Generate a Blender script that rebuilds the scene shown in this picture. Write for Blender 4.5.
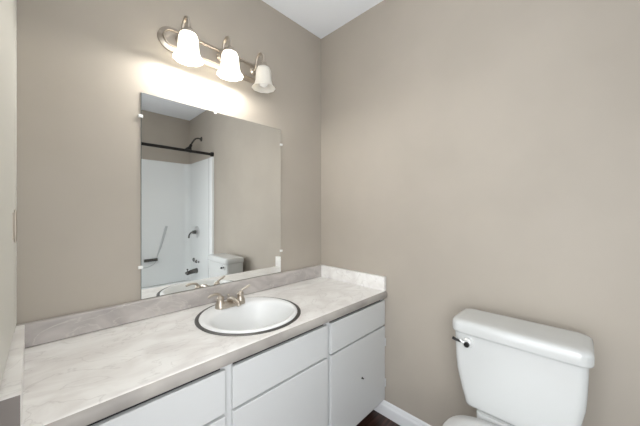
import bpy, bmesh, math
from mathutils import Vector, Matrix
PI = math.pi
S = bpy.context.scene
for o in list(bpy.data.objects):
    bpy.data.objects.remove(o)

# ------------------------------------------------------------------ camera, world, lights, exposure
TH = math.radians(44.4)
cam = bpy.data.cameras.new('camera')
cam.sensor_width = 36.0
cam.lens = 36.0 * 271.5 / 640.0
cam.shift_y = -1.0 / 640.0
cam.clip_start = 0.01
co = bpy.data.objects.new('camera', cam)
S.collection.objects.link(co)
co.location = (-1.384, -1.345, 1.218)
co.rotation_euler = (PI / 2, 0, TH - PI / 2)
S.camera = co

w = bpy.data.worlds.new('world')
S.world = w
w.use_nodes = True
w.node_tree.nodes['Background'].inputs[0].default_value = (0.93, 0.96, 1.0, 1)
w.node_tree.nodes['Background'].inputs[1].default_value = 3.7

S.view_settings.view_transform = 'Standard'
S.view_settings.look = 'None'
S.view_settings.exposure = 0.08
S.view_settings.gamma = 1.0
S.view_settings.use_curve_mapping = False


def area(name, loc, target, sx, sy, power, col):
    l = bpy.data.lights.new(name, 'AREA')
    l.shape = 'RECTANGLE'
    l.size, l.size_y = sx, sy
    l.energy = power
    l.color = col
    o = bpy.data.objects.new(name, l)
    S.collection.objects.link(o)
    o.location = loc
    d = Vector(target) - Vector(loc)
    o.rotation_euler = d.to_track_quat('-Z', 'Y').to_euler()
    return o


# the world is the daylight that arrives through the hall doorway; these are the photographer's ceiling-bounced flash and an added direct fill
area('bounced_flash', (-1.16, -1.10, 1.75), (-0.85, -1.0, 2.447), 0.30, 0.30, 5.5, (0.97, 0.985, 1.0))
area('soft_fill', (-1.33, -1.60, 1.15), (-0.50, -0.20, 0.60), 0.45, 0.80, 9.5, (0.96, 0.98, 1.0))


# ------------------------------------------------------------------ materials
def mat(name, col, rough=0.5, metal=0.0, spec=0.5, emit=None, estr=0.0, coat=0.0, trans=0.0):
    m = bpy.data.materials.new(name)
    m.use_nodes = True
    b = m.node_tree.nodes['Principled BSDF']
    b.inputs['Base Color'].default_value = (*col, 1)
    b.inputs['Roughness'].default_value = rough
    b.inputs['Metallic'].default_value = metal
    b.inputs['Specular IOR Level'].default_value = spec
    b.inputs['Coat Weight'].default_value = coat
    b.inputs['Transmission Weight'].default_value = trans
    if emit:
        b.inputs['Emission Color'].default_value = (*emit, 1)
        b.inputs['Emission Strength'].default_value = estr
    return m


def nodes_of(m):
    return m.node_tree.nodes, m.node_tree.links, m.node_tree.nodes['Principled BSDF']


def coords(m, scale=(1, 1, 1), rot=(0, 0, 0)):
    n, l, b = nodes_of(m)
    tc = n.new('ShaderNodeTexCoord')
    mp = n.new('ShaderNodeMapping')
    mp.inputs['Scale'].default_value = scale
    mp.inputs['Rotation'].default_value = rot
    l.new(tc.outputs['Object'], mp.inputs['Vector'])
    return mp.outputs['Vector']


def bump(m, scale, strength, dist=0.002, detail=4, vscale=(1, 1, 1)):
    n, l, b = nodes_of(m)
    v = coords(m, vscale)
    t = n.new('ShaderNodeTexNoise')
    t.inputs['Scale'].default_value = scale
    t.inputs['Detail'].default_value = detail
    l.new(v, t.inputs['Vector'])
    bp = n.new('ShaderNodeBump')
    bp.inputs['Strength'].default_value = strength
    bp.inputs['Distance'].default_value = dist
    l.new(t.outputs['Fac'], bp.inputs['Height'])
    l.new(bp.outputs['Normal'], b.inputs['Normal'])
    return t


def mottled(m, c1, c2, scale, lo=0.4, hi=0.6):
    n, l, b = nodes_of(m)
    v = coords(m)
    t = n.new('ShaderNodeTexNoise')
    t.inputs['Scale'].default_value = scale
    t.inputs['Detail'].default_value = 3
    l.new(v, t.inputs['Vector'])
    r = n.new('ShaderNodeValToRGB')
    r.color_ramp.elements[0].position = lo
    r.color_ramp.elements[0].color = (*c1, 1)
    r.color_ramp.elements[1].position = hi
    r.color_ramp.elements[1].color = (*c2, 1)
    l.new(t.outputs['Fac'], r.inputs['Fac'])
    l.new(r.outputs['Color'], b.inputs['Base Color'])


M_wall = mat('taupe_wall_paint', (0.42, 0.375, 0.325), 0.55, spec=0.3)
mottled(M_wall, (0.405, 0.365, 0.312), (0.425, 0.383, 0.328), 2.5)
bump(M_wall, 180, 0.08, 0.001)
M_ceil = mat('ceiling_paint', (0.90, 0.93, 0.97), 0.9, spec=0.2)
bump(M_ceil, 120, 0.15, 0.001)
M_trim = mat('cream_trim_paint', (0.66, 0.655, 0.60), 0.4)
M_base = mat('white_trim_paint', (0.80, 0.81, 0.82), 0.35)
M_cab = mat('white_cabinet_paint', (0.60, 0.61, 0.605), 0.38)
bump(M_cab, 30, 0.12, 0.001, 5, (1, 1, 14))
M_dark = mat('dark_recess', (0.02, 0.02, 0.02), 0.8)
M_bright = mat('bright_chrome', (0.85, 0.85, 0.84), 0.3, metal=0.55)
M_porc = mat('white_porcelain', (0.56, 0.57, 0.56), 0.18, spec=0.5, coat=0.3)
M_sink = mat('white_enamel', (0.80, 0.81, 0.805), 0.28, spec=0.35)
M_seat = mat('white_plastic', (0.60, 0.60, 0.59), 0.25)
M_nick = mat('brushed_nickel', (0.53, 0.475, 0.41), 0.4, metal=1.0)
M_ring = mat('dull_steel_ring', (0.13, 0.125, 0.12), 0.4, metal=0.7)
M_chrome = mat('chrome', (0.80, 0.80, 0.80), 0.28, metal=1.0)
M_black = mat('oil_rubbed_black_metal', (0.018, 0.017, 0.016), 0.35, metal=0.6)
M_pew = mat('dark_pewter', (0.16, 0.155, 0.15), 0.25, metal=1.0)
M_tub = mat('tub_fibreglass', (0.80, 0.82, 0.815), 0.18)
M_ridge = mat('grey_moulding', (0.52, 0.54, 0.54), 0.3)
M_clip = mat('clear_plastic_clip', (0.80, 0.80, 0.78), 0.2)
M_mir = mat('mirror_silver', (0.90, 0.91, 0.90), 0.0, metal=1.0)
M_edge = mat('mirror_edge', (0.10, 0.13, 0.12), 0.3)
M_chip = mat('raw_particle_board', (0.26, 0.235, 0.22), 0.9)


def make_marble(name='cultured_marble', c0=(0.74, 0.715, 0.69), c1=(0.87, 0.86, 0.835), cv=(0.50, 0.475, 0.45), vein=0.38):
    m = mat(name, c1, 0.28)
    n, l, b = nodes_of(m)
    v = coords(m, (1.0, 1.6, 1.6), (0.3, 0.2, 0.55))
    big = n.new('ShaderNodeTexNoise')
    big.inputs['Scale'].default_value = 5
    big.inputs['Detail'].default_value = 6
    big.inputs['Distortion'].default_value = 1.4
    l.new(v, big.inputs['Vector'])
    r1 = n.new('ShaderNodeValToRGB')
    e = r1.color_ramp.elements
    e[0].position = 0.33
    e[0].color = (*c0, 1)
    e[1].position = 0.62
    e[1].color = (*c1, 1)
    l.new(big.outputs['Fac'], r1.inputs['Fac'])
    # thin veins where a distorted noise crosses its middle value
    vn = n.new('ShaderNodeTexNoise')
    vn.inputs['Scale'].default_value = 3.2
    vn.inputs['Detail'].default_value = 5
    vn.inputs['Distortion'].default_value = 2.2
    l.new(v, vn.inputs['Vector'])
    r2 = n.new('ShaderNodeValToRGB')
    q = r2.color_ramp.elements
    q[0].position = 0.485
    q[0].color = (0, 0, 0, 1)
    q[1].position = 0.5
    q[1].color = (vein, vein, vein, 1)
    q3 = r2.color_ramp.elements.new(0.515)
    q3.color = (0, 0, 0, 1)
    l.new(vn.outputs['Fac'], r2.inputs['Fac'])
    mx = n.new('ShaderNodeMixRGB')
    l.new(r2.outputs['Color'], mx.inputs['Fac'])
    l.new(r1.outputs['Color'], mx.inputs['Color1'])
    mx.inputs['Color2'].default_value = (*cv, 1)
    l.new(mx.outputs['Color'], b.inputs['Base Color'])
    return m


M_marb = make_marble()
M_splash = make_marble('shaded_marble', (0.36, 0.33, 0.315), (0.52, 0.485, 0.46), (0.57, 0.545, 0.50), 0.6)  # shade on the upright backsplash is put into this darker marble
M_nose = mat('dark_counter_edge', (0.40, 0.375, 0.345), 0.6)  # darker mottled grey-brown than the slab
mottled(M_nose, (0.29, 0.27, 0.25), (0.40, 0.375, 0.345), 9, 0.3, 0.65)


def make_floor():
    m = mat('dark_wood_planks', (0.06, 0.03, 0.025), 0.3)
    n, l, b = nodes_of(m)
    v = coords(m)
    br = n.new('ShaderNodeTexBrick')
    br.inputs['Scale'].default_value = 1.0
    br.inputs['Brick Width'].default_value = 1.1
    br.inputs['Row Height'].default_value = 0.13
    br.inputs['Mortar Size'].default_value = 0.0015
    br.inputs['Color1'].default_value = (0.075, 0.032, 0.022, 1)
    br.inputs['Color2'].default_value = (0.035, 0.016, 0.012, 1)
    br.inputs['Mortar'].default_value = (0.008, 0.005, 0.004, 1)
    l.new(v, br.inputs['Vector'])
    v2 = coords(m, (2.5, 40, 1))
    t = n.new('ShaderNodeTexNoise')
    t.inputs['Scale'].default_value = 2.0
    t.inputs['Detail'].default_value = 8
    l.new(v2, t.inputs['Vector'])
    r = n.new('ShaderNodeValToRGB')
    r.color_ramp.elements[0].position = 0.35
    r.color_ramp.elements[0].color = (0.4, 0.4, 0.4, 1)
    r.color_ramp.elements[1].position = 0.7
    r.color_ramp.elements[1].color = (1.9, 1.8, 1.8, 1)
    l.new(t.outputs['Fac'], r.inputs['Fac'])
    mx = n.new('ShaderNodeMixRGB')
    mx.blend_type = 'MULTIPLY'
    mx.inputs['Fac'].default_value = 1
    l.new(br.outputs['Color'], mx.inputs['Color1'])
    l.new(r.outputs['Color'], mx.inputs['Color2'])
    l.new(mx.outputs['Color'], b.inputs['Base Color'])
    return m


M_floor = make_floor()


def make_shade_glass(name, estr):
    m = bpy.data.materials.new(name)
    m.use_nodes = True
    n, l = m.node_tree.nodes, m.node_tree.links
    b = n['Principled BSDF']
    out = n['Material Output']
    b.inputs['Base Color'].default_value = (0.95, 0.945, 0.93, 1)
    b.inputs['Roughness'].default_value = 0.35
    if estr:
        b.inputs['Emission Color'].default_value = (1.0, 0.97, 0.9, 1)
        b.inputs['Emission Strength'].default_value = estr
    tr = n.new('ShaderNodeBsdfTranslucent')
    tr.inputs['Color'].default_value = (0.95, 0.93, 0.88, 1)
    mx = n.new('ShaderNodeMixShader')
    mx.inputs[0].default_value = 0.6
    l.new(b.outputs[0], mx.inputs[1])
    l.new(tr.outputs[0], mx.inputs[2])
    l.new(mx.outputs[0], out.inputs['Surface'])
    return m


M_shade_lit = make_shade_glass('lit_frosted_glass', 1.6)
M_shade_off = make_shade_glass('frosted_glass', 0.0)
M_bulb_lit = mat('lit_bulb', (1, 1, 1), 0.3, emit=(1, 0.95, 0.86), estr=6)
M_bulb_off = mat('unlit_bulb', (0.92, 0.92, 0.9), 0.25)


# ------------------------------------------------------------------ helpers
def add_box(bm, lo, hi):
    x0, y0, z0 = lo
    x1, y1, z1 = hi
    v = [bm.verts.new(p) for p in [(x0, y0, z0), (x1, y0, z0), (x1, y1, z0), (x0, y1, z0),
                                   (x0, y0, z1), (x1, y0, z1), (x1, y1, z1), (x0, y1, z1)]]
    for f in [(0, 3, 2, 1), (4, 5, 6, 7), (0, 1, 5, 4), (1, 2, 6, 5), (2, 3, 7, 6), (3, 0, 4, 7)]:
        bm.faces.new([v[i] for i in f])


def box_bm(*boxes):
    bm = bmesh.new()
    for lo, hi in boxes:
        add_box(bm, lo, hi)
    return bm


def loft(bm, rings, cap0=True, cap1=True, closed=True):
    """rings: lists of points of one length, skinned in order."""
    vr = [[bm.verts.new(p) for p in r] for r in rings]
    n = len(vr[0])
    for a, b in zip(vr, vr[1:]):
        for i in range(n if closed else n - 1):
            j = (i + 1) % n
            bm.faces.new((a[i], a[j], b[j], b[i]))
    if cap0:
        bm.faces.new(list(reversed(vr[0])))
    if cap1:
        bm.faces.new(vr[-1])
    return vr


def lathe(bm, prof, c=(0, 0, 0), axis='Z', n=32, cap0=False, cap1=False):
    """prof: list of (radius, height)."""
    rings = []
    for r, h in prof:
        ring = []
        for k in range(n):
            a = 2 * PI * k / n
            x, y = r * math.cos(a), r * math.sin(a)
            p = {'Z': (x, y, h), 'Y': (x, h, -y), 'X': (h, x, y)}[axis]
            ring.append((c[0] + p[0], c[1] + p[1], c[2] + p[2]))
        rings.append(ring)
    loft(bm, rings, cap0, cap1)


def smooth_path(pts, k=6):
    pts = [Vector(p) for p in pts]
    if len(pts) < 3:
        return pts
    P = [2 * pts[0] - pts[1]] + pts + [2 * pts[-1] - pts[-2]]
    out = []
    for i in range(1, len(P) - 2):
        p0, p1, p2, p3 = P[i - 1:i + 3]
        for s in range(k):
            t = s / k
            out.append(0.5 * ((2 * p1) + (-p0 + p2) * t + (2 * p0 - 5 * p1 + 4 * p2 - p3) * t * t
                              + (-p0 + 3 * p1 - 3 * p2 + p3) * t ** 3))
    out.append(pts[-1])
    return out


def tube(bm, pts, rad, n=12, k=6, flat=1.0):
    """swept round (or flattened) tube; rad a number or one per control point."""
    P = smooth_path(pts, k)
    m = len(P)
    if not isinstance(rad, (list, tuple)):
        rad = [rad] * len(pts)
    rr = []
    for i in range(m):
        u = i / (m - 1) * (len(rad) - 1)
        a = min(int(u), len(rad) - 2)
        rr.append(rad[a] + (rad[a + 1] - rad[a]) * (u - a))
    t0 = (P[1] - P[0]).normalized()
    up = Vector((0, 0, 1)) if abs(t0.z) < 0.9 else Vector((0, 1, 0))
    nrm = t0.cross(up).normalized()
    rings = []
    for i in range(m):
        t = (P[min(i + 1, m - 1)] - P[max(i - 1, 0)]).normalized()
        nrm = (nrm - t * nrm.dot(t)).normalized()
        bi = t.cross(nrm)
        rings.append([tuple(P[i] + rr[i] * (math.cos(2 * PI * j / n) * nrm + flat * math.sin(2 * PI * j / n) * bi))
                      for j in range(n)])
    loft(bm, rings)


def ball(bm, c, r, sx=1, sy=1, sz=1, n=20):
    bmesh.ops.create_uvsphere(bm, u_segments=n, v_segments=n // 2 + 2, radius=r,
                              matrix=Matrix.Translation(c) @ Matrix.Diagonal((sx, sy, sz, 1)))


def obj(name, bm, m, parent=None, bevel=0.0, smooth=True, seg=3, sub=0, angle=35):
    bmesh.ops.recalc_face_normals(bm, faces=bm.faces[:])
    me = bpy.data.meshes.new(name)
    bm.to_mesh(me)
    bm.free()
    me.materials.append(m)
    o = bpy.data.objects.new(name, me)
    S.collection.objects.link(o)
    if parent is not None:
        o.parent = parent
        # every builder works in room coordinates: undo the parents' offset
        off = Vector((0, 0, 0))
        p = parent
        while p is not None:
            off += p.location
            p = p.parent
        me.transform(Matrix.Translation(-off))
    if smooth:
        for p in me.polygons:
            p.use_smooth = True
        try:
            me.set_sharp_from_angle(angle=math.radians(angle))
        except Exception:
            pass
    if bevel:
        b = o.modifiers.new('bevel', 'BEVEL')
        b.width = bevel
        b.segments = seg
        b.limit_method = 'ANGLE'
        b.angle_limit = math.radians(35)
    if sub:
        s = o.modifiers.new('sub', 'SUBSURF')
        s.levels = sub
        s.render_levels = sub
    return o


def thing(name, label, cat, loc=(0, 0, 0), group=None):
    o = bpy.data.objects.new(name, None)
    o.empty_display_size = 0.05
    S.collection.objects.link(o)
    o.location = loc
    o['label'] = label
    o['category'] = cat
    if group:
        o['group'] = group
    return o


def struct(name, bm, m, parent=None, **kw):
    kw.setdefault('smooth', False)
    o = obj(name, bm, m, parent, **kw)
    if parent is None:
        o['kind'] = 'structure'
    return o


# ------------------------------------------------------------------ room shell
FL = 0.05                               # floor level
XL, YB, ZC = -1.450, -2.480, 2.447      # left wall, wall behind the tub, ceiling
DY0, DY1, DZ = -0.86, -1.66, 2.05       # doorway in the left wall (the camera stands in it)
struct('floor', box_bm(((-3.0, YB - 0.1, -0.05), (0.1, 0.1, FL))), M_floor)
struct('ceiling', box_bm(((XL - 0.1, YB - 0.1, ZC), (0.1, 0.1, ZC + 0.05))), M_ceil)
struct('wall_mirror_side', box_bm(((XL - 0.1, 0.0, FL), (0.1, 0.1, ZC))), M_wall)
struct('wall_right', box_bm(((0.0, YB, FL), (0.1, 0.0, ZC))), M_wall)
struct('wall_back', box_bm(((XL - 0.1, YB - 0.1, FL), (0.1, YB, ZC))), M_wall)
struct('wall_left', box_bm(((XL - 0.1, DY0, FL), (XL, 0.0, ZC)),
                           ((XL - 0.1, YB, FL), (XL, DY1, ZC)),
                           ((XL - 0.1, DY1, DZ), (XL, DY0, ZC))), M_wall)
# hall doorway casing
struct('door_1', box_bm(((XL - 0.11, DY0, FL), (XL + 0.004, DY0 + 0.06, DZ + 0.06)),
                        ((XL - 0.11, DY1 - 0.06, FL), (XL + 0.004, DY1, DZ + 0.06)),
                        ((XL - 0.11, DY1, DZ), (XL + 0.004, DY0, DZ + 0.06))), M_trim)


def baseboard(name, a, b, axis, sign):
    """profiled board along a wall; axis = direction it runs."""
    prof = [(0, FL), (0.016, FL), (0.016, FL + 0.050), (0.0145, FL + 0.057), (0.0085, FL + 0.064), (0.0085, FL + 0.070), (0.005, FL + 0.077), (0, FL + 0.080)]
    bm = bmesh.new()
    rings = []
    for t in (a, b):
        if axis == 'y':
            rings.append([(sign * d, t, z) for d, z in prof])
        else:
            rings.append([(t, YB + d, z) for d, z in prof])
    loft(bm, rings)
    return struct(name, bm, M_base)


baseboard('baseboard_right', -0.441, -1.730, 'y', -1)

# ------------------------------------------------------------------ linen cupboard set in the left wall, above the counter
cup = thing('wall_cupboard', 'cream painted cupboard door and casing on left wall, above the counter end', 'cupboard', (XL, -0.25, 0.852))
obj('casing', box_bm(((XL + 0.0005, -0.105, 0.851), (XL + 0.006, -0.001, 2.10)),
                     ((XL + 0.0005, -0.740, 0.851), (XL + 0.006, -0.662, 2.10)),
                     ((XL + 0.0005, -0.662, 2.02), (XL + 0.006, -0.105, 2.10))), M_trim, cup, bevel=0.0015, smooth=False)
door = obj('door', box_bm(((XL + 0.0005, -0.659, 0.856), (XL + 0.005, -0.108, 2.016))), M_trim, cup, bevel=0.0015, smooth=False)
bm = bmesh.new()
lathe(bm, [(0.0, 1.122), (0.0015, 1.126), (0.0030, 1.133), (0.0030, 1.218), (0.0015, 1.226), (0.0, 1.229)], (XL + 0.0075, -0.106, 0), n=14)
add_box(bm, (XL + 0.0055, -0.17, 1.138), (XL + 0.0062, -0.06, 1.216))
h = obj('hinge', bm, M_nick, door)
h['label'] = 'brushed metal butt hinge'
bm = bmesh.new()
for z in (1.166, 1.150):
    add_box(bm, (XL + 0.005, -0.600, z - 0.003), (XL + 0.0075, -0.545, z + 0.003))
h = obj('latch', bm, M_pew, door, bevel=0.001)
h['label'] = 'small dark two-pronged latch'

# ------------------------------------------------------------------ vanity cabinet
ZT = 0.765            # counter surface
FY = -0.520           # front faces of doors and drawers
van = thing('vanity_cabinet', 'long white painted vanity cabinet under the marble counter', 'cabinet', (-0.72, -0.26, 0))
XS = [(-0.470, -0.007), (-0.948, -0.491), (-1.425, -0.973)]     # front openings right to left
bm = bmesh.new()
Y0, Y1 = -0.502, -0.482   # face frame
add_box(bm, (XL + 0.001, Y0, 0.70), (-0.001, Y1, 0.709))
add_box(bm, (XL + 0.001, Y0, 0.555), (-0.001, Y1, 0.585))
add_box(bm, (XL + 0.001, Y0, 0.120), (-0.001, Y1, 0.160))
for a, b in ((-0.03, -0.001), (-0.500, -0.462), (-0.982, -0.940), (XL + 0.001, -1.41)):
    add_box(bm, (a, Y0 - 0.0005, 0.12), (b, Y1, 0.7265))
add_box(bm, (-0.019, Y1, 0.145), (-0.001, -0.001, 0.727))
add_box(bm, (XL + 0.001, Y1, 0.12), (XL + 0.019, -0.001, 0.727))
add_box(bm, (XL + 0.019, Y1, 0.12), (-0.019, -0.001, 0.138))
obj('face_frame', bm, M_cab, van, smooth=False, bevel=0.001)
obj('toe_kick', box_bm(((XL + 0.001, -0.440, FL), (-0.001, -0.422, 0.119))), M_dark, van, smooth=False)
for i, (a, b) in enumerate(XS):
    d = obj('drawer_front', box_bm(((a, FY, 0.572), (b, Y0 - 0.001, 0.711))), M_cab, van, bevel=0.003, smooth=False)
    d2 = obj('door', box_bm(((a, FY, 0.143), (b, Y0 - 0.001, 0.5625))), M_cab, van, bevel=0.003, smooth=False)
    if i == 0:
        bm = bmesh.new()
        kx, kz = -0.232, 0.362
        lathe(bm, [(0.0052, 0), (0.0052, -0.002), (0.003, -0.0035), (0.003, -0.007), (0.0038, -0.009), (0.002, -0.011), (0.0, -0.0112)], (kx, FY, kz), 'Y', 16)
        k = obj('knob', bm, M_pew, d2)
        k['label'] = 'tiny metal knob screw'
        for z in (0.470, 0.237):
            bm = bmesh.new()
            add_box(bm, (-0.014, FY - 0.0022, z - 0.020), (-0.006, FY, z + 0.020))
            lathe(bm, [(0.0, z - 0.024), (0.0035, z - 0.022), (0.0035, z + 0.022), (0.0, z + 0.024)], (-0.0045, FY - 0.001, 0), n=10)
            obj('hinge', bm, M_cab, d2)

# ------------------------------------------------------------------ countertop
CX, CY, CR = -0.735, -0.272, 0.226     # sink centre and outer ring radius
ctp = thing('countertop', 'beige veined marble counter with rolled front edge on the white vanity', 'countertop', (-0.72, -0.26, 0.728))
bm = bmesh.new()
HR = 0.212
XA, XB = XL + 0.002, -0.002
YF, YK = -0.531, -0.002
# top surface: a square collar round the hole and a frame to the edges
N = 64
ring_t = [(CX + HR * math.cos(2 * PI * k / N + PI / 4), CY + HR * math.sin(2 * PI * k / N + PI / 4)) for k in range(N)]
q = 0.225


def sq(k):
    a = 2 * PI * k / N + PI / 4
    c, s = math.cos(a), math.sin(a)
    m = max(abs(c), abs(s))
    return (CX + q * c / m, CY + q * s / m)


ring_s = [sq(k) for k in range(N)]
YR = YF + 0.018       # where the roll starts
for z in (ZT, 0.730):
    vi = [bm.verts.new((x, y, z)) for x, y in ring_t]
    vo = [bm.verts.new((x, y, z)) for x, y in ring_s]
    for k in range(N):
        j = (k + 1) % N
        bm.faces.new((vi[k], vi[j], vo[j], vo[k]))
    # corners of the square are k = 0, 16, 32, 48
    tr_, tl_, bl_, br_ = [bm.verts.new(p) for p in ((XB, YK, z), (XA, YK, z), (XA, YR, z), (XB, YR, z))]
    bm.faces.new([tl_, *vo[16::-1], tr_])
    bm.faces.new([tr_, vo[0], *vo[:47:-1], br_])
    bm.faces.new([tl_, *vo[16:33], bl_])
    bm.faces.new([bl_, *vo[32:49], br_])
    if z == ZT:
        top_i = vi
    else:
        for k in range(N):
            j = (k + 1) % N
            bm.faces.new((top_i[k], top_i[j], vi[j], vi[k]))
# rolled nose: the top half of the curve belongs to the slab, the face below it is a darker edge strip
prof = [(YR, ZT)]
for t in range(1, 3):
    a = PI / 2 * t / 7
    prof.append((YR - 0.018 * math.sin(a), ZT - 0.018 + 0.018 * math.cos(a)))
loft(bm, [[(x, y, z) for y, z in prof + [(YR, prof[-1][1])]] for x in (XA, XB)], True, True, closed=True)
obj('slab', bm, M_marb, ctp, angle=30)
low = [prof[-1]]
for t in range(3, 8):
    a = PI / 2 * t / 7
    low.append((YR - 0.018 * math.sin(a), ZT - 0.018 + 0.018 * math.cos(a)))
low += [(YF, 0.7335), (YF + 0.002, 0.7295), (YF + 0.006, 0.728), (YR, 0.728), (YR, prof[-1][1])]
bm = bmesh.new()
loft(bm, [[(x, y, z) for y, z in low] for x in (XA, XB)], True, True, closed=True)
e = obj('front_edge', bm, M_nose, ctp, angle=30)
e['label'] = 'darker front edge'
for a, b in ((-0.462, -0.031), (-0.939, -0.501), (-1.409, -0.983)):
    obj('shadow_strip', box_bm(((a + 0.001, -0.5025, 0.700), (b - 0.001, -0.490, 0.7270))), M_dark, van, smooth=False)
ST = 0.847
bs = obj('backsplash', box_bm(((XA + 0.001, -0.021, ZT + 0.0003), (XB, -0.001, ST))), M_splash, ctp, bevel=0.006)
for xw, xb, xf, ye in ((-0.001, -0.021, -0.021, -0.523), (XL + 0.001, -1.4255, -1.4150, -0.521)):
    bm = bmesh.new()
    loft(bm, [[(xw, -0.0215, z), (xb, -0.0215, z), (xf, ye, z), (xw, ye, z)] for z in (ZT + 0.0003, ST)])
    s = obj('side_splash', bm, M_marb, ctp, bevel=0.0015, smooth=False)
    a, b = sorted((xw, xf))
    e = obj('end_face', box_bm(((a + 0.001, ye - 0.0010, ZT + 0.001), (b - 0.001, ye - 0.0001, ST - 0.0015))), M_chip if a < -1 else M_marb, s, smooth=False)
    if a < -1:
        e['label'] = 'bare grey-brown end of the side splash'

# ------------------------------------------------------------------ sink
sink = thing('sink', 'round white drop-in sink with dark steel rim ring in the marble counter', 'sink', (CX, CY, ZT))
bm = bmesh.new()
lathe(bm, [(CR, ZT + 0.0002), (CR, ZT + 0.002), (CR - 0.003, ZT + 0.004), (CR - 0.012, ZT + 0.0045), (CR - 0.0155, ZT + 0.003), (CR - 0.0155, ZT + 0.0002)], (CX, CY, 0), n=96)
obj('steel_ring', bm, M_ring, sink)
bm = bmesh.new()
BYC = CY - 0.030
rings = []
spec = [  # (blend to bowl ellipse, rx, ry, z)
    (0, CR - 0.0150, CR - 0.0150, ZT + 0.0010), (0, CR - 0.0165, CR - 0.0165, ZT + 0.0060), (0, CR - 0.024, CR - 0.024, ZT + 0.0095),
    (0.3, 0.196, 0.188, ZT + 0.0095), (0.8, 0.188, 0.163, ZT + 0.0085), (1, 0.182, 0.154, ZT + 0.004), (1, 0.177, 0.149, ZT - 0.006),
    (1, 0.171, 0.143, ZT - 0.028), (1, 0.160, 0.133, ZT - 0.060), (1, 0.142, 0.117, ZT - 0.092), (1, 0.112, 0.092, ZT - 0.118),
    (1, 0.070, 0.058, ZT - 0.132), (1, 0.030, 0.026, ZT - 0.138), (1, 0.020, 0.020, ZT - 0.141)]
for f, rx, ry, z in spec:
    cy = CY + (BYC - CY) * f
    rings.append([(CX + rx * math.cos(2 * PI * k / 96), cy + ry * math.sin(2 * PI * k / 96), z) for k in range(96)])
loft(bm, rings, False, True)
obj('basin', bm, M_sink, sink, angle=60)
bm = bmesh.new()
lathe(bm, [(0.0, ZT - 0.1385), (0.016, ZT - 0.1385), (0.0205, ZT - 0.1375), (0.0215, ZT - 0.1385), (0.0215, ZT - 0.145)], (CX, BYC, 0), n=32)
obj('drain', bm, M_chrome, sink)

# ------------------------------------------------------------------ faucet
FX, FYY, FZ = -0.757, -0.134, ZT + 0.0075
fau = thing('faucet', 'brushed nickel two-lever faucet on the back rim of the sink', 'faucet', (FX, FYY, FZ))
bm = bmesh.new()


def stadium(cx, cy, L, W, z, n=40):
    out = []
    for k in range(n):
        a = 2 * PI * k / n
        c, s = math.cos(a), math.sin(a)
        out.append((cx + (L - W) * (1 if c > 0 else -1) * min(1, abs(c) * 6) + W * c, cy + W * s, z))
    return out


loft(bm, [stadium(FX, FYY, L, W, FZ + z) for L, W, z in
          [(0.074, 0.025, 0), (0.074, 0.025, 0.007), (0.072, 0.0235, 0.013), (0.066, 0.019, 0.018), (0.059, 0.013, 0.021)]])
obj('base', bm, M_nick, fau)
for s in (-1, 1):
    hx = FX + s * 0.051
    bm = bmesh.new()
    lathe(bm, [(0.0225, 0.010), (0.0215, 0.020), (0.016, 0.030), (0.0145, 0.036), (0.017, 0.041), (0.0165, 0.048), (0.010, 0.055), (0.0, 0.057)], (hx, FYY, FZ), n=28)
    if s < 0:
        pts = [(hx, FYY, FZ + 0.046), (hx - 0.005, FYY - 0.001, FZ + 0.062), (hx - 0.022, FYY - 0.003, FZ + 0.069),
               (hx - 0.045, FYY - 0.006, FZ + 0.068), (hx - 0.060, FYY - 0.008, FZ + 0.063)]
    else:
        pts = [(hx, FYY, FZ + 0.046), (hx + 0.006, FYY - 0.001, FZ + 0.058), (hx + 0.018, FYY - 0.002, FZ + 0.066),
               (hx + 0.034, FYY - 0.004, FZ + 0.073), (hx + 0.048, FYY - 0.006, FZ + 0.081)]
    tube(bm, pts, [0.009, 0.0065, 0.0052, 0.0062, 0.0048], 12)
    obj('handle', bm, M_nick, fau)
bm = bmesh.new()
tube(bm, [(FX, FYY + 0.010, FZ + 0.012), (FX, FYY + 0.004, FZ + 0.026), (FX, FYY - 0.018, FZ + 0.036), (FX, FYY - 0.050, FZ + 0.034),
          (FX, FYY - 0.074, FZ + 0.027), (FX, FYY - 0.082, FZ + 0.018)], [0.016, 0.0135, 0.0115, 0.0105, 0.010, 0.009], 18)
obj('spout', bm, M_nick, fau)
bm = bmesh.new()
tube(bm, [(FX, FYY + 0.021, FZ + 0.015), (FX, FYY + 0.021, FZ + 0.042)], 0.0025, 10)
ball(bm, (FX, FYY + 0.021, FZ + 0.045), 0.006)
obj('lift_rod', bm, M_nick, fau)

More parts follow.
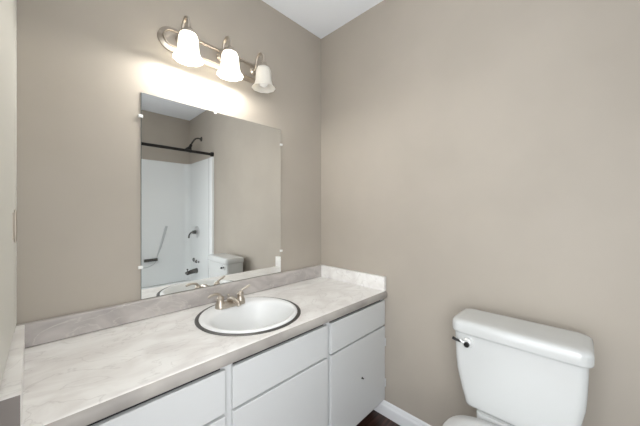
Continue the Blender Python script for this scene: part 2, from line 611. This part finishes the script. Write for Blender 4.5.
# ------------------------------------------------------------------ mirror
MX0, MX1, MZ0, MZ1 = -1.094, -0.360, 0.8485, 1.7235
mir = thing('wall_mirror', 'large frameless rectangular mirror on the wall above the sink', 'mirror', ((MX0 + MX1) / 2, 0, MZ0))
obj('edge', box_bm(((MX0, -0.0048, MZ0), (MX1, -0.0005, MZ1))), M_edge, mir, smooth=False)
obj('glass', box_bm(((MX0 + 0.0012, -0.0060, MZ0 + 0.0012), (MX1 - 0.0012, -0.0049, MZ1 - 0.0012))), M_mir, mir, smooth=False)
for (x, z, dx, dz) in ((-0.774, MZ1, 0, 1), (MX0, 1.622, -1, 0), (MX0, 0.985, -1, 0), (MX1, 1.632, 1, 0), (MX1, 0.980, 1, 0)):
    bm = bmesh.new()
    hx, hz = (0.0085, 0.0065) if dx else (0.0065, 0.010)
    cx, cz = x + dx * 0.002, z + dz * 0.002
    add_box(bm, (cx - hx, -0.0095, cz - hz), (cx + hx, -0.0062, cz + hz))
    ox, oz = x + dx * 0.0065, z + dz * 0.0070
    add_box(bm, (ox - 0.0040, -0.0093, oz - 0.0055), (ox + 0.0040, -0.0003, oz + 0.0055))
    lathe(bm, [(0.0035, -0.0093), (0.0035, -0.0115), (0.0, -0.012)], (ox, 0, oz), 'Y', 12)
    obj('mirror_clip', bm, M_clip, mir, bevel=0.001)

# ------------------------------------------------------------------ vanity light
LZ = 1.998
LXS = (-0.944, -0.752, -0.562)
LY = -0.120
lt = thing('vanity_light', 'three-shade brushed nickel light bar on the wall above the mirror', 'light fixture', (-0.75, 0, LZ))


def oval_plate(bm, L, H, ys):
    rings = []
    n = 48
    for grow, y in ys:
        r = []
        l_, h_ = L + grow, H + grow
        for k in range(n):
            a = 2 * PI * k / n
            c, s = math.cos(a), math.sin(a)
            ex = (l_ - h_ * 1.15) * (1 if c > 0 else -1) * min(1, abs(c) * 5)
            r.append((-0.750 + ex + h_ * 1.15 * c, y, LZ + h_ * s))
        rings.append(r)
    loft(bm, rings)


bm = bmesh.new()
oval_plate(bm, 0.283, 0.055, [(0, -0.0008), (0.0, -0.006), (-0.006, -0.011), (-0.0145, -0.0145), (-0.017, -0.0165),
                             (-0.0175, -0.0225), (-0.020, -0.0245), (-0.0225, -0.0225), (-0.024, -0.0185), (-0.03, -0.018)])
pl = obj('back_plate', bm, M_nick, lt, angle=25)
for i, x in enumerate(LXS):
    bm = bmesh.new()
    lathe(bm, [(0.0, -0.030), (0.012, -0.029), (0.019, -0.023), (0.021, -0.0185)], (x, 0, LZ + 0.004), 'Y', 24)
    tube(bm, [(x, -0.020, LZ + 0.004), (x, -0.042, LZ + 0.010), (x, -0.050, LZ + 0.040), (x, -0.062, LZ + 0.064), (x, -0.085, LZ + 0.075), (x, -0.108, LZ + 0.063),
              (x, -0.119, LZ + 0.042), (x, -0.120, LZ + 0.012)], 0.0070, 12)
    arm = obj('arm', bm, M_nick, lt)
    bm = bmesh.new()
    lathe(bm, [(0.0, 2.026), (0.008, 2.025), (0.0105, 2.018), (0.009, 2.012), (0.014, 2.006), (0.0245, 1.999), (0.0300, 1.988), (0.0305, 1.981), (0.027, 1.981), (0.0, 1.983)], (x, LY, 0), n=32)
    obj('socket_cup', bm, M_nick, arm)
    bm = bmesh.new()
    T = 0.003
    outer = [(0.0260, 1.987), (0.033, 1.983), (0.0375, 1.972), (0.0400, 1.955), (0.0410, 1.935), (0.0425, 1.916), (0.0460, 1.899), (0.0520, 1.887), (0.0595, 1.879), (0.0615, 1.877)]
    inner = [(r - T, z - 0.0005) for r, z in reversed(outer)]
    prof = outer + inner
    n = 48
    rings = []
    for j, (r, z) in enumerate(prof):
        rg = []
        for k in range(n):
            a = 2 * PI * k / n
            fl = max(0.0, (1.90 - z) / 0.035)
            rr = r * (1 + 0.010 * math.cos(10 * a) * min(1.0, (1.995 - z) / 0.05)) 
            rg.append((x + rr * math.cos(a), LY + rr * math.sin(a), z - 0.0010 * fl * math.cos(10 * a)))
        rings.append(rg)
    loft(bm, rings, False, False)
    lit = i < 2
    sh = obj('lamp_shade', bm, M_shade_lit if lit else M_shade_off, lt, angle=80)
    sh['label'] = 'glowing bell glass shade' if lit else 'unlit frosted bell glass shade'
    bm = bmesh.new()
    dz = 0.0 if i < 2 else -0.018      # the unlit bulb sits lower and shows at the rim
    lathe(bm, [(a_, b_ + dz) for a_, b_ in [(0.012, 1.980), (0.012, 1.968), (0.016, 1.958), (0.023, 1.944), (0.0265, 1.930), (0.025, 1.916), (0.017, 1.906), (0.008, 1.902), (0.0, 1.901)]], (x, LY, 0), n=28, cap0=True)
    obj('bulb', bm, M_bulb_lit if lit else M_bulb_off, sh)
    if lit:
        l = bpy.data.lights.new('bulb_light', 'POINT')
        l.energy = 4.3
        l.color = (1.0, 0.975, 0.935)
        l.shadow_soft_size = 0.014
        lo = bpy.data.objects.new('bulb_light', l)
        S.collection.objects.link(lo)
        lo.parent = lt
        lo.location = Vector((x, LY, 1.884)) - lt.location

# ------------------------------------------------------------------ toilet
TY = -1.165
toi = thing('toilet', 'white two-piece toilet against the right wall beside the vanity', 'toilet', (-0.36, TY, 0))


def rrect(cx, cy, hx, hy, r, z, n=8):
    """rounded rectangle ring in xy."""
    out = []
    for sx, sy, a0 in ((1, 1, 0), (-1, 1, PI / 2), (-1, -1, PI), (1, -1, 3 * PI / 2)):
        for k in range(n + 1):
            a = a0 + PI / 2 * k / n
            out.append((cx + sx * (hx - r) + r * math.cos(a), cy + sy * (hy - r) + r * math.sin(a), z))
    return out


TX0, TX1 = -0.058, -0.225
bm = bmesh.new()
rings = []
for z, hy, x1, r in [(0.460, 0.141, -0.204, 0.020), (0.4605, 0.150, -0.216, 0.020), (0.465, 0.1555, -0.2205, 0.020), (0.472, 0.158, -0.222, 0.021), (0.490, 0.161, -0.223, 0.022),
                     (0.52, 0.1695, -0.225, 0.023), (0.56, 0.179, -0.227, 0.024), (0.60, 0.187, -0.229, 0.025), (0.64, 0.190, -0.230, 0.025), (0.69, 0.1925, -0.230, 0.025), (0.746, 0.194, -0.230, 0.025)]:
    cx = (TX0 + x1) / 2
    hx = (TX0 - x1) / 2
    rings.append(rrect(cx, TY + 0.006, hx, hy, r, z))
loft(bm, rings)
tank = obj('tank', bm, M_porc, toi, angle=60)
bm = bmesh.new()
rings = []
for z, g, r in [(0.7465, -0.003, 0.026), (0.748, 0.0, 0.028), (0.754, 0.002, 0.030), (0.778, 0.002, 0.030), (0.786, 0.0, 0.030), (0.791, -0.004, 0.030),
                (0.7945, -0.010, 0.030), (0.7965, -0.020, 0.030), (0.7975, -0.040, 0.03)]:
    x0, x1 = -0.052, -0.243
    ring = rrect((x0 + x1) / 2, TY + 0.0035, (x0 - x1) / 2 + g, 0.1978 + g, r, z, 10)
    # gently bowed front and sides
    out = []
    for (x, y, zz) in ring:
        u = (x - (x0 + x1) / 2) / ((x0 - x1) / 2)
        v = (y - TY) / 0.2
        y2 = y + 0.010 * max(0, 1 - u * u) * (1 if v > 0 else -0.6) * min(1, abs(v) ** 3)
        x2 = x - 0.006 * max(0, 1 - v * v) * (1 if u < 0 else 0)
        out.append((x2, y2, zz))
    rings.append(out)
loft(bm, rings)
obj('tank_lid', bm, M_porc, toi, angle=60)
bm = bmesh.new()
hy, hz = -1.018, 0.713
tube(bm, [(-0.246, hy, hz), (-0.250, hy + 0.012, hz + 0.004), (-0.251, hy + 0.024, hz + 0.008)], [0.0055, 0.005, 0.0045], 12)
lathe(bm, [(0.018, -0.2295), (0.018, -0.232), (0.0145, -0.237), (0.0115, -0.239), (0.0115, -0.250), (0.0, -0.2505)], (0, hy, hz), 'X', 24)
le = obj('flush_lever', bm, M_bright, tank)
le['label'] = 'chrome flush lever with black boss'
bm = bmesh.new()
lathe(bm, [(0.0095, -0.248), (0.0095, -0.258), (0.007, -0.261), (0.0, -0.2615)], (0, hy - 0.002, hz - 0.001), 'X', 20)
tube(bm, [(-0.252, hy + 0.018, hz + 0.004), (-0.258, hy + 0.034, hz + 0.009), (-0.258, hy + 0.047, hz + 0.013)], [0.0035, 0.005, 0.006], 10)
la = obj('lever_arm', bm, M_black, le)
la['label'] = 'black lever arm'
# bowl and pedestal: egg-shaped sections
bm = bmesh.new()


def egg(xb, xf, hw, z, n=56, wide=0.42, e=1.0):
    """xb back, xf front (more negative), hw half-width, e < 1 squares the back."""
    out = []
    xm = xb + (xf - xb) * wide
    for k in range(n):
        a = 2 * PI * k / n
        c, s = math.cos(a), math.sin(a)
        x = xm + (xb - xm) * (c ** e) if c >= 0 else xm + (xf - xm) * abs(c)
        out.append((x, TY + hw * s, z))
    return out


loft(bm, [egg(-0.12, -0.56, 0.105, FL), egg(-0.12, -0.56, 0.106, FL + 0.03), egg(-0.13, -0.53, 0.095, 0.12), egg(-0.13, -0.52, 0.096, 0.18),
          egg(-0.13, -0.57, 0.120, 0.26), egg(-0.14, -0.65, 0.155, 0.33), egg(-0.15, -0.695, 0.176, 0.375), egg(-0.17, -0.705, 0.182, 0.403), egg(-0.18, -0.70, 0.178, 0.412)])
rings = []
for z, hyy, r in [(0.22, 0.085, 0.04), (0.30, 0.10, 0.04), (0.36, 0.112, 0.03), (0.400, 0.119, 0.025), (0.453, 0.122, 0.020), (0.4585, 0.119, 0.020)]:
    rings.append(rrect(-0.146, TY, 0.086, hyy, r, z))
loft(bm, rings)
obj('bowl', bm, M_porc, toi, angle=60)
bm = bmesh.new()
loft(bm, [egg(-0.245, -0.710, 0.182, 0.413, e=0.5), egg(-0.24, -0.715, 0.187, 0.418, e=0.5), egg(-0.24, -0.715, 0.187, 0.430, e=0.5), egg(-0.245, -0.71, 0.182, 0.435, e=0.5)])
obj('seat', bm, M_seat, toi, angle=60)
bm = bmesh.new()
loft(bm, [egg(-0.238, -0.712, 0.186, 0.4365, e=0.42), egg(-0.235, -0.717, 0.191, 0.440, e=0.42), egg(-0.235, -0.717, 0.191, 0.448, e=0.42), egg(-0.239, -0.71, 0.186, 0.454, e=0.42), egg(-0.27, -0.67, 0.150, 0.457, e=0.5)])
obj('seat_lid', bm, M_seat, toi, angle=60)

# ------------------------------------------------------------------ bathtub, surround and shower fittings (seen in the mirror)
TF = -1.735                       # front of the tub
tub = thing('bathtub', 'white alcove bathtub along the back wall, seen in the mirror', 'bathtub', (-0.72, -2.1, 0))
bm = bmesh.new()
TXc, TYc = (XL - 0.0) / 2, (TF + YB) / 2
hx, hy2 = (-XL) / 2 - 0.002, (TF - YB) / 2 - 0.002
rings = [rrect(TXc, TYc, hx, hy2, 0.005, FL), rrect(TXc, TYc, hx, hy2, 0.005, 0.29), rrect(TXc, TYc, hx, hy2, 0.008, 0.305), rrect(TXc, TYc, hx - 0.010, hy2 - 0.010, 0.01, 0.310),
         rrect(TXc, TYc, hx - 0.06, hy2 - 0.06, 0.10, 0.310), rrect(TXc, TYc, hx - 0.072, hy2 - 0.072, 0.10, 0.300),
         rrect(TXc, TYc, hx - 0.10, hy2 - 0.09, 0.10, 0.20), rrect(TXc, TYc, hx - 0.14, hy2 - 0.11, 0.10, 0.10), rrect(TXc, TYc, hx - 0.20, hy2 - 0.15, 0.10, 0.07)]
loft(bm, rings)
obj('tub_shell', bm, M_tub, tub, angle=40)
bm = bmesh.new()
lathe(bm, [(0.034, -0.108), (0.034, -0.114), (0.028, -0.119), (0.0, -0.120)], (0, TYc, 0.24), 'X', 28)
obj('overflow_plate', bm, M_pew, tub)

sur = thing('tub_surround', 'glossy white fibreglass wall panels round the bathtub, seen in the mirror', 'tub surround', (-0.72, YB, 0.311))
SZ = 1.855
bm = bmesh.new()
# one moulded sheet: front flange, side, rounded corner, back, rounded corner, side
path = []
path += [(-0.001, TF + 0.004), (-0.022, TF + 0.004), (-0.026, TF - 0.002), (-0.026, -1.835), (-0.022, -1.842), (-0.014, -1.846)]
R = 0.075
for k in range(0, 9):
    a = PI / 2 * k / 8
    path.append((-0.014 - R + R * math.cos(a), YB + 0.014 + R - R * math.sin(a)))
half = list(path)
for x, y in reversed(half):
    path.append((XL - x, y))
back = [(-0.001, y) if i < 1 else None for i, (x, y) in enumerate(path)]
rings = []
for z in (0.3115, 0.60, 1.2, SZ - 0.012):
    rings.append([(x, y, z) for x, y in path] + [(XL + 0.001, YB + 0.001, z), (-0.001, YB + 0.001, z)])
# rounded top lip
inset = []
for x, y in path:
    fx = x + (0.006 if x > XL / 2 else -0.006)
    inset.append((min(-0.001, max(XL + 0.001, fx)), max(YB + 0.001, y - 0.006), SZ))
rings.append(inset + [(XL + 0.001, YB + 0.001, SZ), (-0.001, YB + 0.001, SZ)])
loft(bm, rings)
obj('wall_panel', bm, M_tub, sur, angle=40)
BY = YB + 0.014
bm = bmesh.new()
tube(bm, [(-0.285, BY + 0.001, 1.040), (-0.32, BY + 0.001, 0.91), (-0.36, BY + 0.001, 0.77), (-0.392, BY + 0.001, 0.662)], [0.015, 0.014, 0.011, 0.006], 10)
tube(bm, [(-0.392, BY + 0.001, 0.662), (-0.42, BY + 0.001, 0.585), (-0.49, BY + 0.001, 0.548), (-0.57, BY + 0.001, 0.545)], 0.004, 10)
r = obj('moulded_ridge', bm, M_ridge, sur)
r['label'] = 'grey slanting ridge on the back panel'

gb = thing('grab_bar', 'short dark grab bar on the white tub surround, seen in the mirror', 'grab bar', (-0.46, BY, 0.63))
bm = bmesh.new()
tube(bm, [(-0.540, BY + 0.045, 0.635), (-0.400, BY + 0.045, 0.635)], 0.018, 16)
obj('bar', bm, M_pew, gb)
for x in (-0.520, -0.440):
    bm = bmesh.new()
    tube(bm, [(x, BY + 0.001, 0.635), (x, BY + 0.045, 0.635)], 0.010, 14)
    obj('bracket', bm, M_pew, gb)

rod = thing('shower_rod', 'black tension shower rod across the tub opening, seen in the mirror', 'curtain rod', (-0.72, -1.76, 1.885))
bm = bmesh.new()
tube(bm, [(-0.002, -1.76, 1.885), (XL + 0.002, -1.76, 1.885)], 0.0155, 18)
obj('rod', bm, M_black, rod)
for x0, x1, x2 in ((-0.001, -0.022, -0.034), (XL + 0.001, XL + 0.022, XL + 0.034)):
    bm = bmesh.new()
    lathe(bm, [(0.0, x0), (0.026, x0), (0.026, x1), (0.020, x2), (0.0156, x2)], (0, -1.76, 1.885), 'X', 28)
    obj('end_cap', bm, M_black, rod)

shw = thing('shower_fixture', 'dark metal shower head on a bent arm high above the tub, seen in the mirror', 'shower head', (0, -2.09, 2.125))
bm = bmesh.new()
lathe(bm, [(0.0, -0.001), (0.030, -0.001), (0.028, -0.006), (0.014, -0.012), (0.0, -0.013)], (0, -2.09, 2.125), 'X', 28)
obj('flange', bm, M_pew, shw)
bm = bmesh.new()
tube(bm, [(-0.010, -2.09, 2.125), (-0.045, -2.09, 2.127), (-0.080, -2.09, 2.108), (-0.115, -2.09, 2.055), (-0.125, -2.09, 2.030)], 0.0095, 14)
obj('bent_arm', bm, M_pew, shw)
bm = bmesh.new()
d = Vector((-0.40, 0, -0.90)).normalized()
p0 = Vector((-0.123, -2.09, 2.035))
tube(bm, [p0, p0 + d * 0.02, p0 + d * 0.035, p0 + d * 0.065, p0 + d * 0.085, p0 + d * 0.09], [0.016, 0.016, 0.018, 0.036, 0.043, 0.040], 24, 4)
obj('shower_head', bm, M_black, shw)

SX = -0.0145
val = thing('shower_valve', 'dark metal shower valve with lever on the tub side wall, seen in the mirror', 'shower valve', (SX, -2.19, 0.965))
bm = bmesh.new()
lathe(bm, [(0.0, 0.0), (0.075, 0.0), (0.075, -0.004), (0.062, -0.010), (0.03, -0.016), (0.0, -0.017)], (SX - 0.0003, -2.19, 0.965), 'X', 36)
obj('escutcheon', bm, M_chrome, val)
bm = bmesh.new()
lathe(bm, [(0.024, -0.010), (0.022, -0.035), (0.019, -0.055), (0.012, -0.062), (0.0, -0.063)], (SX, -2.19, 0.965), 'X', 24)
tube(bm, [(SX - 0.05, -2.19, 0.965), (SX - 0.075, -2.185, 0.960), (SX - 0.098, -2.18, 0.935), (SX - 0.106, -2.18, 0.895)], [0.011, 0.009, 0.009, 0.011], 12)
obj('lever', bm, M_pew, val)

sp = thing('tub_spout', 'dark metal tub spout on the tub side wall, seen in the mirror', 'tub spout', (SX, -2.19, 0.475))
bm = bmesh.new()
tube(bm, [(SX - 0.0005, -2.19, 0.475), (SX - 0.03, -2.19, 0.475), (SX - 0.08, -2.19, 0.468), (SX - 0.120, -2.19, 0.458), (SX - 0.133, -2.19, 0.448)], [0.034, 0.030, 0.025, 0.024, 0.019], 20)
obj('spout_body', bm, M_pew, sp)
bm = bmesh.new()
tube(bm, [(SX - 0.116, -2.19, 0.475), (SX - 0.116, -2.19, 0.500)], 0.004, 10)
ball(bm, (SX - 0.116, -2.19, 0.504), 0.011)
obj('diverter_knob', bm, M_pew, sp)

for (y, z, r_, lab) in ((-2.29, 0.600, 0.026, 'dark round trim cap above the tub spout, farthest of three'), (-2.205, 0.590, 0.022, 'dark round trim cap above the tub spout, middle of three'),
                   (-2.130, 0.592, 0.013, 'smallest dark trim cap above the tub spout')):
    bm = bmesh.new()
    lathe(bm, [(0.0, 0.0), (r_, 0.0), (r_, -0.006), (r_ * 0.7, -0.014), (0.0, -0.015)], (SX - 0.0003, y, z), 'X', 24)
    o = obj('trim_cap', bm, M_pew)
    o['label'] = lab
    o['category'] = 'tub fitting'
    o['group'] = 'round fittings above the tub spout'
